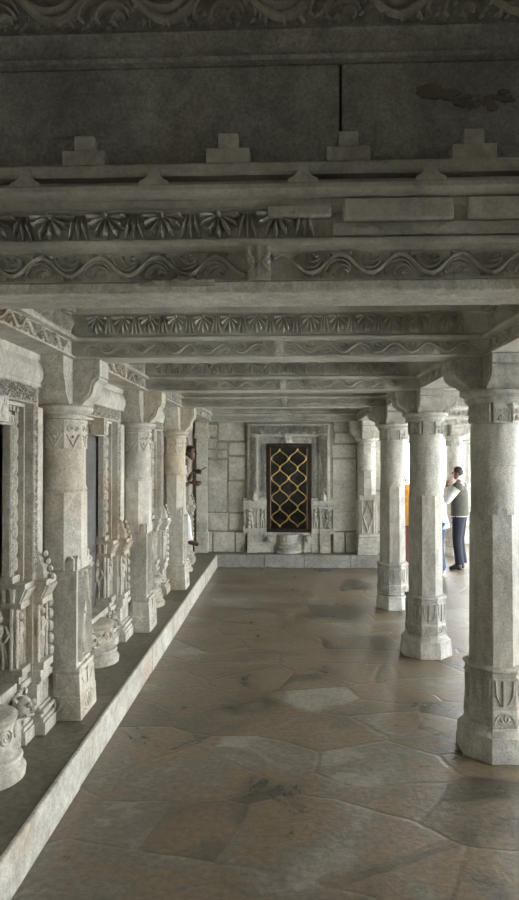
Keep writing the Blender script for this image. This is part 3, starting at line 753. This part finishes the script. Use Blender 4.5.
MB().prism([(.05, 0), (.05, .02), (-.0, .024), (-.008, .034), (-.008, .062), (.0, .07), (.03, .072), (.24, .072), (.24, 0)], E0, E1, 'x').build('ledge', 'upper2', cr)
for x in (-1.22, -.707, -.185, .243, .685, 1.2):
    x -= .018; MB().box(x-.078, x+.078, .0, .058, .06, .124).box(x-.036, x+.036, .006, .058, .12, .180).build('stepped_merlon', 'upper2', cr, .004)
G = 'plain slabs of the near cornice'
for lab, x0, x1 in (('long dark plain slab to the left of the upright joint', E0, .2), ('dark plain slab right of the joint, with a brown smear', .207, E1)):
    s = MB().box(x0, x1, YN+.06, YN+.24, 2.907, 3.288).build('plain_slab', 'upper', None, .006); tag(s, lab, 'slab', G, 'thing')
    if x0 > 0:
        n = MB(); rg = random.Random(3)
        for i in range(46):
            t_ = rg.random(); cx = .47+t_*.36; cz = .262+.014*math.sin(t_*9)-.04*t_+rg.gauss(0, .012); rr = rg.uniform(.004, .020)*(1.2-t_*.5)
            n.loft([[(cx+math.cos(2*PI*j/9)*rr*rg.uniform(1.2, 2.2), -.0008-.00012*i if q else .002, cz+math.sin(2*PI*j/9)*rr*rg.uniform(.5, 1.1)) for j in range(9)] for q in (0, 1)])
        smear = n.build('brown_smear', plain('brown_smear', (.14, .125, .105), .8), s, 0, (0, YN+.06, 2.907))
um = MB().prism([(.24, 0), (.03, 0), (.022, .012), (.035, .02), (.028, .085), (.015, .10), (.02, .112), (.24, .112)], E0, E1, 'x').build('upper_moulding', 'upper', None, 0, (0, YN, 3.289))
tag(um, 'plain rounded moulding course between dark slabs and topmost carved band', 'moulding', 'courses of the near cornice', 'thing')
ub = thing('carved_beam', 'topmost carved beam with big leafy scrolls, at the picture top', 'beam', (0, YN, 3.402), 0, 'courses of the near cornice')
MB().box(E0, E1, .04, .24, 0, .345).build('beam_body', 'upper', ub)
mb = MB(); vine(mb, FR(E0+.02, .04, .012, 1.5), E1-E0-.04, .20, .42, .016, 14, 5)
rg = random.Random(8)
for i in range(190):
    x = E0+.05+(E1-E0-.1)*i/190; z = rg.uniform(.01, .09); a = rg.uniform(.3, 1.2)
    mb.tube([(x, .045, z), (x+.02*math.cos(a), .036, z+.02*math.sin(a)), (x+.045*math.cos(a+.5), .042, z+.04*math.sin(a))], [.004, .0085, .003], 5)
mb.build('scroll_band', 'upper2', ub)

# ---- shrine doorways along the left wall
G = 'shrine doorways along the wall'
labs = ['first carved shrine doorway, half cut off by the picture edge', 'second carved shrine doorway, behind the biggest pilaster', 'third carved shrine doorway, before the tan-stained pilaster', 'farthest wall-side shrine doorway, where the man leans out']
for lab, (yc, hb) in zip(labs, bays):
    carved_doorway(lab, (XW+.17-.06, yc, HP), R(90), AO, min(hb-.20, .86), G, min(hb-.285, .80), leaf=(yc < 9))
# stone frieze above each doorway
for i, (yc, hb) in enumerate(bays):
    h = min(hb-.285, 1.0)
    f = MB().prism([(0.1, 0), (-.03, 0), (-.045, .03), (-.05, .07), (-.035, .12), (-.02, .135), (-.03, .15), (-.03, .178), (.1, .178)], -h, h, 'x').build('frieze_block', 'left', None, .003, (XW+.06+.04, yc, 2.301))
    f.rotation_euler = (0, 0, R(90))
    tag(f, 'plain rounded frieze block above the '+['first', 'second', 'third', 'farthest'][i]+' shrine doorway', 'frieze', 'frieze blocks over the doorways', 'thing')

# ---- lattice gate in the end wall
carved_doorway('carved marble doorway framing the brass lattice gate in the end wall', (.065, YB-.075, HP), 0, .402, .72, None, None, .34, 1.90, 2.235, 'wall', deep=False)
gt = thing('lattice_gate', 'dark metal gate with wavy brass lattice, in the end wall', 'gate', (.065, YB-.03, .555))
fr = MB(); fr.box(-.385, -.325, -.03, .03, 0, 1.545); fr.box(.325, .385, -.03, .03, 0, 1.545); fr.box(-.325, .325, -.03, .03, 0, .065); fr.box(-.325, .325, -.03, .03, 1.48, 1.545)
fro = fr.build('gate_frame', 'gate_dark', gt, .004)
rv = MB()
for i in range(-2, 3): rv.ball((i*.11, -.032, 1.512), (.02, .006, .008), 8, 5)
rv.build('studs', plain('red_paint', (.12, .02, .02), .5), fro)
MB().box(-.325, .325, .012, .018, .065, 1.48).build('glass_pane', 'glass', gt)
lt = MB()
z0, z1 = .085, 1.455; Pz = (z1-z0)/4
for xc in (-.155, .155):
    for s in (-1, 1):
        pts = []
        for i in range(81):
            z = z0+(z1-z0)*i/80
            w_ = (1-math.cos(2*PI*(z-z0)/Pz))/2; w_ = .8*w_+.2*w_*w_*(3-2*w_); pts.append((xc+s*.148*w_, -.012, z))
        lt.tube(pts, .0100, 6)
lto = lt.build('lattice', 'gold', gt)
eb = MB()
for s in (-1, 1): eb.box(s*.318-.005, s*.318+.005, -.02, -.005, .065, 1.48)
eb.build('brass_edge', 'gold', gt)

# ---- parapet bench and small columns at the far open end
par = tag(MB().box(1.75, 6.2, 14.2, 14.6, 0, .10).box(1.75, 6.2, 14.26, 14.55, .10, .40).box(1.75, 6.2, 14.16, 14.6, .40, .50).build('parapet_bench', 'kerb', None, .008),
          'low sunlit parapet bench at the far open end of the aisle', 'bench', None, 'thing')
G = 'slender columns on the far parapet'
q = thing('parapet_column', 'slender parapet column glimpsed beside the end wall pilaster', 'column', (2.10, 14.38, .50), 0, G)
MB().poly([(0, .26), (.2, .25), (.21, .2), (.22, .21), (.75, .20)], 4).build('base_block', 'col', q, .004)
MB().poly([(.75, .2), (1.4, .19)], 8).lathe([(1.4, .1), (1.66, .098)], 24).build('shaft', 'col', q, .003)
MB().lathe([(1.66, .1), (1.68, .14), (1.72, .15), (1.74, .13)], 24).box(-.24, .24, -.1, .1, 1.74, 2.3).build('capital', 'col', q, .003)
copy_tree(q, None, (2.84, 14.38, .50), 'slender parapet column glimpsed beside the orange sari')
copy_tree(q, None, (4.02, 14.38, .50), 'slender parapet column between the olive vest and the closest column')

# ------------------------------------------------------------------ people
def skin(name, chains, mat, parent, sub=2):
    """chains of (x,y,z,r); points that coincide are one joint"""
    idx = {}; V = []; Rr = []; E = []
    for ch in chains:
        prev = None
        for (x, y, z, r) in ch:
            k = (round(x, 4), round(y, 4), round(z, 4))
            if k not in idx: idx[k] = len(V); V.append((x, y, z)); Rr.append(r)
            i = idx[k]
            if prev is not None and prev != i: E.append((prev, i))
            prev = i
    me = bpy.data.meshes.new(name); me.from_pydata(V, E, []); me.update()
    o = bpy.data.objects.new(name, me); C.objects.link(o); o.parent = parent
    md = o.modifiers.new('skin', 'SKIN'); md.use_smooth_shade = True; md.branch_smoothing = .6
    if not me.skin_vertices: me.attributes.new
    ls = me.skin_vertices[0].data if me.skin_vertices else None
    if ls is None:
        import bmesh
        bm = bmesh.new(); bm.from_mesh(me); bm.verts.layers.skin.verify(); bm.to_mesh(me); bm.free(); ls = me.skin_vertices[0].data
    par = list(range(len(V)))
    def find(a):
        while par[a] != a: a = par[a]
        return a
    for a, b_ in E: par[max(find(a), find(b_))] = min(find(a), find(b_))
    for i in range(len(V)):
        r = Rr[i]; ls[i].radius = (r, r) if not hasattr(r, '__len__') else r
        ls[i].use_root = (find(i) == i)
    sb = o.modifiers.new('smooth', 'SUBSURF'); sb.levels = sub; sb.render_levels = sub
    me.materials.append(M[mat])
    return o
def lerp(a, b, t): return tuple(a[i]+(b[i]-a[i])*t for i in range(len(a)))
def hand_chains(w, d, side, curl=.5):
    """w wrist, d unit direction of the hand, side unit direction towards the thumb"""
    w = Vector(w); d = Vector(d).normalized(); sd = Vector(side); sd = (sd-d*sd.dot(d)).normalized(); n = d.cross(sd)
    ch = []
    def pt(a, b, c, r): p = w+d*a+sd*b+n*c; return (p.x, p.y, p.z, r)
    ch.append([pt(-.02, 0, 0, .026), pt(.03, 0, 0, (.036, .022)), pt(.075, 0, 0, (.038, .020)), pt(.09, 0, 0, (.034, .016))])
    for b, l in ((.028, .07), (.010, .08), (-.009, .074), (-.027, .056)):
        ch.append([pt(.07, b*.9, 0, .0095), pt(.085+l*.45, b*1.1, .010*curl, .009), pt(.085+l*.78, b*1.1, .035*curl, .0085), pt(.085+l*.98, b*1.05, .062*curl, .0075)])
    ch.append([pt(.02, .022, 0, .012), pt(.05, .052, .012, .0105), pt(.085, .064, .022, .0085)])
    return ch
def person(label, loc, rz, J, mats, group=None, hair='short'):
    """J joints in local space, facing +x; mats: skin, top, bottom, shoe"""
    t = thing('person', label, 'person', loc, rz, group)
    pel, che, nek, hed = J['pelvis'], J['chest'], J['neck'], J['head']
    mid = lerp(pel, che, .5)
    body = [[(*pel, (.10, .10)), (*mid, (.095, .095)), (*che, (.105, .105)), (*nek, .055), (*lerp(nek, hed, .45), .052)]]
    for s in 'lr':
        sh, el, wr = J['shoulder_'+s], J['elbow_'+s], J['wrist_'+s]
        body.append([(*che, (.105, .105)), (*sh, .058), (*lerp(sh, el, .5), .046), (*el, .038), (*lerp(el, wr, .35), .038), (*wr, .026)])
        hp, kn, an, to = J['hip_'+s], J['knee_'+s], J['ankle_'+s], J['toe_'+s]
        body.append([(*pel, (.10, .10)), (*hp, .088), (*lerp(hp, kn, .5), .072), (*kn, .052), (*lerp(kn, an, .35), .052), (*an, .036), (*lerp(an, to, .55), .036), (*to, .026)])
        body += hand_chains(wr, J['hand_'+s], J['thumb_'+s], J.get('curl_'+s, .6))
    # head: cranium, face, chin; then nose and ears
    f = Vector(J['face']).normalized(); up = Vector(J.get('up', (0, 0, 1))).normalized(); sd = up.cross(f).normalized(); f = sd.cross(up)
    H = Vector(hed)
    def hp_(a, b, c, r): p = H+f*a+sd*b+up*c; return (p.x, p.y, p.z, r)
    body.append([hp_(-.01, 0, -.075, .055), hp_(.012, 0, -.06, (.060, .058)), hp_(.006, 0, -.015, (.075, .080)), hp_(-.004, 0, .045, (.078, .088)), hp_(-.008, 0, .085, (.060, .068)), hp_(-.008, 0, .103, (.030, .034))])
    body.append([hp_(.05, 0, -.085, .028), hp_(.025, 0, -.065, .045)])
    body.append([hp_(.080, 0, .012, .010), hp_(.096, 0, -.018, .013)])
    for s in (-1, 1): body.append([hp_(-.005, s*.076, .02, .012), hp_(-.01, s*.084, -.005, .016), hp_(-.003, s*.076, -.028, .010)])
    skin('body', body, mats['skin'], t)
    ey = MB()
    for s in (-1, 1):
        p = H+f*.079+sd*s*.032+up*.018; ey.ball(p, .011, 8, 6)
    p1_, p2_ = H+f*.084-sd*.022-up*.050, H+f*.084+sd*.022-up*.050
    ey.tube([p1_, H+f*.090-up*.05, p2_], .004, 5)
    ey.build('eyes_and_mouth', 'hair', t)
    hr = MB()
    Xh = frame(H-f*.012+up*.028, f, sd, up)
    rings = []
    for i in range(9):
        a = R(-34)+i/8*R(122)
        ring = []
        for j in range(24):
            b_ = 2*PI*j/24; fr_ = max(0, math.cos(b_))
            aa = a+(R(88)-a)*.62*fr_
            ring.append((.094*math.cos(aa)*math.cos(b_)+.002, .084*math.cos(aa)*math.sin(b_), .094*math.sin(aa)))
        rings.append(ring)
    hr.loft(rings, Xh)
    if hair == 'bun': hr.ball((-.10, 0, -.03), .05, 12, 9, Xh)
    hr.build('hair', 'hair', t)
    return t
def torso(mb, J, levels, n=20):
    """levels: (t along pelvis 0 - chest 1 - neck 2, half depth, half width)"""
    P, Q, K = [Vector(J[k]) for k in ('pelvis', 'chest', 'neck')]
    rings = []
    for t_, rx, ry in levels:
        c = P.lerp(Q, t_) if t_ <= 1 else Q.lerp(K, t_-1)
        ax = (Q-P).normalized() if t_ <= 1 else (K-Q).lerp(Q-P, .5).normalized()
        sd = Vector((0, 1, 0)); fw = sd.cross(ax).normalized()
        rings.append([c+fw*rx*math.cos(2*PI*j/n)+sd*ry*math.sin(2*PI*j/n) for j in range(n)])
    mb.loft(rings)
def limb(mb, pts, n=14):
    P = []; Rr = []
    for i in range(len(pts)-1):
        for q in range(4):
            f = q/4; P.append(Vector(pts[i][:3]).lerp(Vector(pts[i+1][:3]), f)); Rr.append(pts[i][3]+(pts[i+1][3]-pts[i][3])*f)
    P.append(Vector(pts[-1][:3])); Rr.append(pts[-1][3])
    for _ in range(2): P = [P[0]]+[(P[i-1]+P[i]*2+P[i+1])/4 for i in range(1, len(P)-1)]+[P[-1]]
    mb.tube(P, Rr, n)
def clothes(t, J, top, sleeve=.9, bottom=None, vest=None, shoe=None, hem=-.15):
    mb = MB()
    torso(mb, J, [(hem, .130, .172), (0, .128, .170), (.4, .122, .160), (.8, .128, .172), (1.0, .125, .180), (1.3, .112, .185), (1.62, .085, .145), (1.85, .066, .078), (2.0, .060, .064)])
    for s in 'lr':
        sh, el, wr = J['shoulder_'+s], J['elbow_'+s], J['wrist_'+s]
        c = [(*sh, .078), (*lerp(sh, el, .5), .064), (*el, .056)]
        if sleeve > .6: c += [(*lerp(el, wr, .45), .052), (*lerp(el, wr, .88), .042)]
        limb(mb, c)
    mb.build('shirt', top, t)
    if vest:
        mb = MB()
        torso(mb, J, [(-.13, .140, .182), (-.10, .146, .190), (.0, .142, .186), (.35, .142, .180), (.8, .146, .192), (1.0, .142, .198), (1.3, .126, .200), (1.6, .098, .165), (1.82, .076, .092)])
        for s in 'lr':
            sh, el = J['shoulder_'+s], J['elbow_'+s]
            limb(mb, [(*lerp(J['chest'], sh, .6), .09), (*sh, .090), (*lerp(sh, el, .10), .086)])
        mb.build('vest', vest, t)
        mb = MB(); torso(mb, J, [(1.72, .088, .105), (1.9, .078, .088), (2.05, .074, .078), (2.08, .066, .07)]); mb.build('collar', 'beige', t)
        mb = MB(); torso(mb, J, [(-.135, .141, .184), (-.13, .149, .193), (-.10, .149, .193), (-.095, .143, .187)]); mb.build('vest_hem', 'beige', t)
    if bottom:
        mb = MB()
        torso(mb, J, [(-.30, .105, .150), (-.16, .122, .168), (0, .120, .163), (.2, .112, .152)])
        for s in 'lr':
            hp, kn, an = J['hip_'+s], J['knee_'+s], J['ankle_'+s]
            limb(mb, [(*hp, .108), (*lerp(hp, kn, .5), .092), (*kn, .076), (*lerp(kn, an, .5), .072), (*lerp(kn, an, .94), .074)])
        mb.build('trousers', bottom, t)
    if shoe:
        for s in 'lr':
            an, to = J['ankle_'+s], J['toe_'+s]
            skin('shoe', [[(an[0]-.03, an[1], an[2]-.035, .042), (*lerp(an, to, .4), .046), (*lerp(an, to, .85), .042), (*lerp(an, to, 1.12), .030)]], shoe, t)

def standing(h=1.68, lean=0., **kw):
    k = h/1.68
    J = dict(pelvis=(0, 0, .92*k), chest=(lean*.6+.01, 0, 1.27*k), neck=(lean+.01, 0, 1.42*k), head=(lean*1.2+.035, 0, 1.572*k), face=(1, 0, -.05),
             shoulder_l=(lean*.8, .175, 1.36*k), shoulder_r=(lean*.8, -.175, 1.36*k), elbow_l=(lean*.6-.02, .22, 1.08*k), elbow_r=(lean*.6-.02, -.22, 1.08*k),
             wrist_l=(lean*.6+.10, .22, .86*k), wrist_r=(lean*.6+.10, -.22, .86*k), hand_l=(.3, 0, -1), hand_r=(.3, 0, -1), thumb_l=(1, -.3, 0), thumb_r=(1, .3, 0),
             hip_l=(0, .085, .88*k), hip_r=(0, -.085, .88*k), knee_l=(.03, .095, .48*k), knee_r=(.02, -.095, .48*k), ankle_l=(-.02, .10, .075), ankle_r=(-.03, -.10, .075),
             toe_l=(.14, .115, .03), toe_r=(.13, -.115, .03))
    J.update(kw); return J

# man in the olive vest: faces left and a little away, hand at his face
J = standing(1.70, elbow_l=(.17, .25, 1.12), wrist_l=(.20, .12, 1.38), hand_l=(-.35, -.35, 1), thumb_l=(-1, -.2, 0), curl_l=.9, face=(1, .1, .02))
vm = person('man in olive vest and dark trousers, standing with a hand at his face', (2.90, 10.93, 0), R(155), J, dict(skin='skin_m'))
clothes(vm, J, 'beige', .9, 'navy', 'vest', 'shoe')
# person in the pale blue shirt, mostly behind the second column
J = standing(1.62, lean=.10, elbow_l=(.02, .235, 1.04), wrist_l=(.17, .22, .86))
bs = person('person in pale blue shirt and jeans, mostly hidden by a column', (2.43, 10.35, 0), R(165), J, dict(skin='skin_m'))
clothes(bs, J, 'blue_shirt', .9, 'jeans', None, 'shoe', -.45)
# woman in the orange sari
J = standing(1.56, elbow_r=(.12, -.2, 1.02), wrist_r=(.25, -.05, 1.05), hand_r=(.6, .6, 0), thumb_r=(0, .2, 1))
sw = person('person wrapped in an orange sari, glimpsed between two columns', (2.06, 11.6, 0), R(250), J, dict(skin='skin_m'), None, 'bun')
clothes(sw, J, 'orange', .4)
sk = MB(); n = 28
sk.loft([[(.01+r*(1+.05*math.sin(7*2*PI*j/n))*math.cos(2*PI*j/n), 1.15*r*(1+.05*math.sin(7*2*PI*j/n))*math.sin(2*PI*j/n), z) for j in range(n)] for z, r in ((.02, .21), (.3, .19), (.6, .175), (.86, .165), (.98, .14))])
sk.build('skirt', 'maroon', sw)
dp = MB(); n = 20
dp.loft([[(.02+r*math.cos(2*PI*j/n), 1.28*r*math.sin(2*PI*j/n), z+.03*math.sin(2*PI*j/n)) for j in range(n)] for z, r in ((.66, .185), (.9, .175), (1.1, .165), (1.25, .165), (1.37, .12))])
dp.build('sari_drape', 'orange', sw)
# man leaning out of the far shrine doorway (stands on the threshold, bends forward)
zf = .57
J = dict(pelvis=(-.24, 0, zf+.72), chest=(.13, 0, zf+1.06), neck=(.25, 0, zf+1.20), head=(.335, 0, zf+1.345), face=(1, -.1, -.18), up=(-.12, 0, 1),
         shoulder_l=(.17, .17, zf+1.14), shoulder_r=(.17, -.17, zf+1.14), elbow_l=(.26, .20, zf+.90), elbow_r=(.24, -.22, zf+.86),
         wrist_l=(.34, .12, zf+1.06), wrist_r=(.36, -.16, zf+.93), hand_l=(1, -.1, .25), hand_r=(1, 0, -.124), thumb_l=(0, -.5, 1), thumb_r=(.1, .3, 1), curl_l=1.0, curl_r=.35,
         hip_l=(-.22, .09, zf+.67), hip_r=(-.22, -.09, zf+.67), knee_l=(.14, .11, zf+.48), knee_r=(.27, -.06, zf+.46), ankle_l=(.02, .11, zf+.075), ankle_r=(.31, -.02, zf+.075),
         toe_l=(.17, .12, zf+.03), toe_r=(.47, -.03, zf+.03))
lm = person('barefoot man in white leaning out from behind a pilaster, holding a phone', (-1.71, 9.37, 0), 0, J, dict(skin='skin_d'))
clothes(lm, J, 'white_cloth', .4, 'white_cloth')
ph = MB().box(-.006, .006, -.035, .035, -.07, .07).build('mobile_phone', 'phone', None, .003, (-1.71+.505, 9.37+.085, zf+1.115)); ph.rotation_euler = (0, R(62), 0)
tag(ph, 'small dark phone held by the leaning man', 'phone', None, 'thing')

# ------------------------------------------------------------------ light: overcast bright sky from the open side
w = bpy.data.worlds.new('sky'); bpy.context.scene.world = w; w.use_nodes = True
nt = w.node_tree; bg = nt.nodes['Background']
tc = nt.nodes.new('ShaderNodeTexCoord'); sx = nt.nodes.new('ShaderNodeSeparateXYZ'); rp = nt.nodes.new('ShaderNodeValToRGB')
nt.links.new(tc.outputs['Generated'], sx.inputs[0]); nt.links.new(sx.outputs['Z'], rp.inputs[0]); nt.links.new(rp.outputs[0], bg.inputs[0])
rp.color_ramp.elements[0].color = (.97, .975, .97, 1); rp.color_ramp.elements[1].color = (.82, .89, 1, 1)
bg.inputs[1].default_value = 5.0
def portal(loc, rot, sx_, sy_):
    l = bpy.data.lights.new('sky_portal', 'AREA'); l.shape = 'RECTANGLE'; l.size = sx_; l.size_y = sy_; l.cycles.is_portal = True
    o = bpy.data.objects.new('sky_portal', l); C.objects.link(o); o.location = loc; o.rotation_euler = rot
portal((4.95, 6.0, 1.4), (0, R(90), 0), 2.9, 18.6)
portal((1.5, 15.4, 1.4), (R(-90), 0, 0), 9, 2.9)

sl = bpy.data.lights.new('sun', 'SUN'); sl.energy = 8.0; sl.angle = R(3); sl.color = (1, .985, .95)
so_ = bpy.data.objects.new('sun', sl); C.objects.link(so_)
so_.rotation_euler = Vector((.60, .22, -1)).to_track_quat('-Z', 'Y').to_euler()
# ------------------------------------------------------------------ camera
cd = bpy.data.cameras.new('camera'); cam = bpy.data.objects.new('camera', cd); C.objects.link(cam)
cam.location = (0, 0, 1.85); cam.rotation_euler = (R(90)+math.atan(8/650), 0, math.atan(25.5/650))
cd.sensor_fit = 'VERTICAL'; cd.sensor_height = 36; cd.lens = 650/900*36; cd.clip_start = .05
sc = bpy.context.scene; sc.camera = cam
sc.view_settings.view_transform = 'Standard'; sc.view_settings.look = 'None'; sc.view_settings.gamma = 1; sc.view_settings.use_curve_mapping = False
sc.view_settings.exposure = 1.15
try:
    sc.cycles.use_denoising = True; sc.cycles.max_bounces = 10; sc.cycles.diffuse_bounces = 6
except Exception: pass
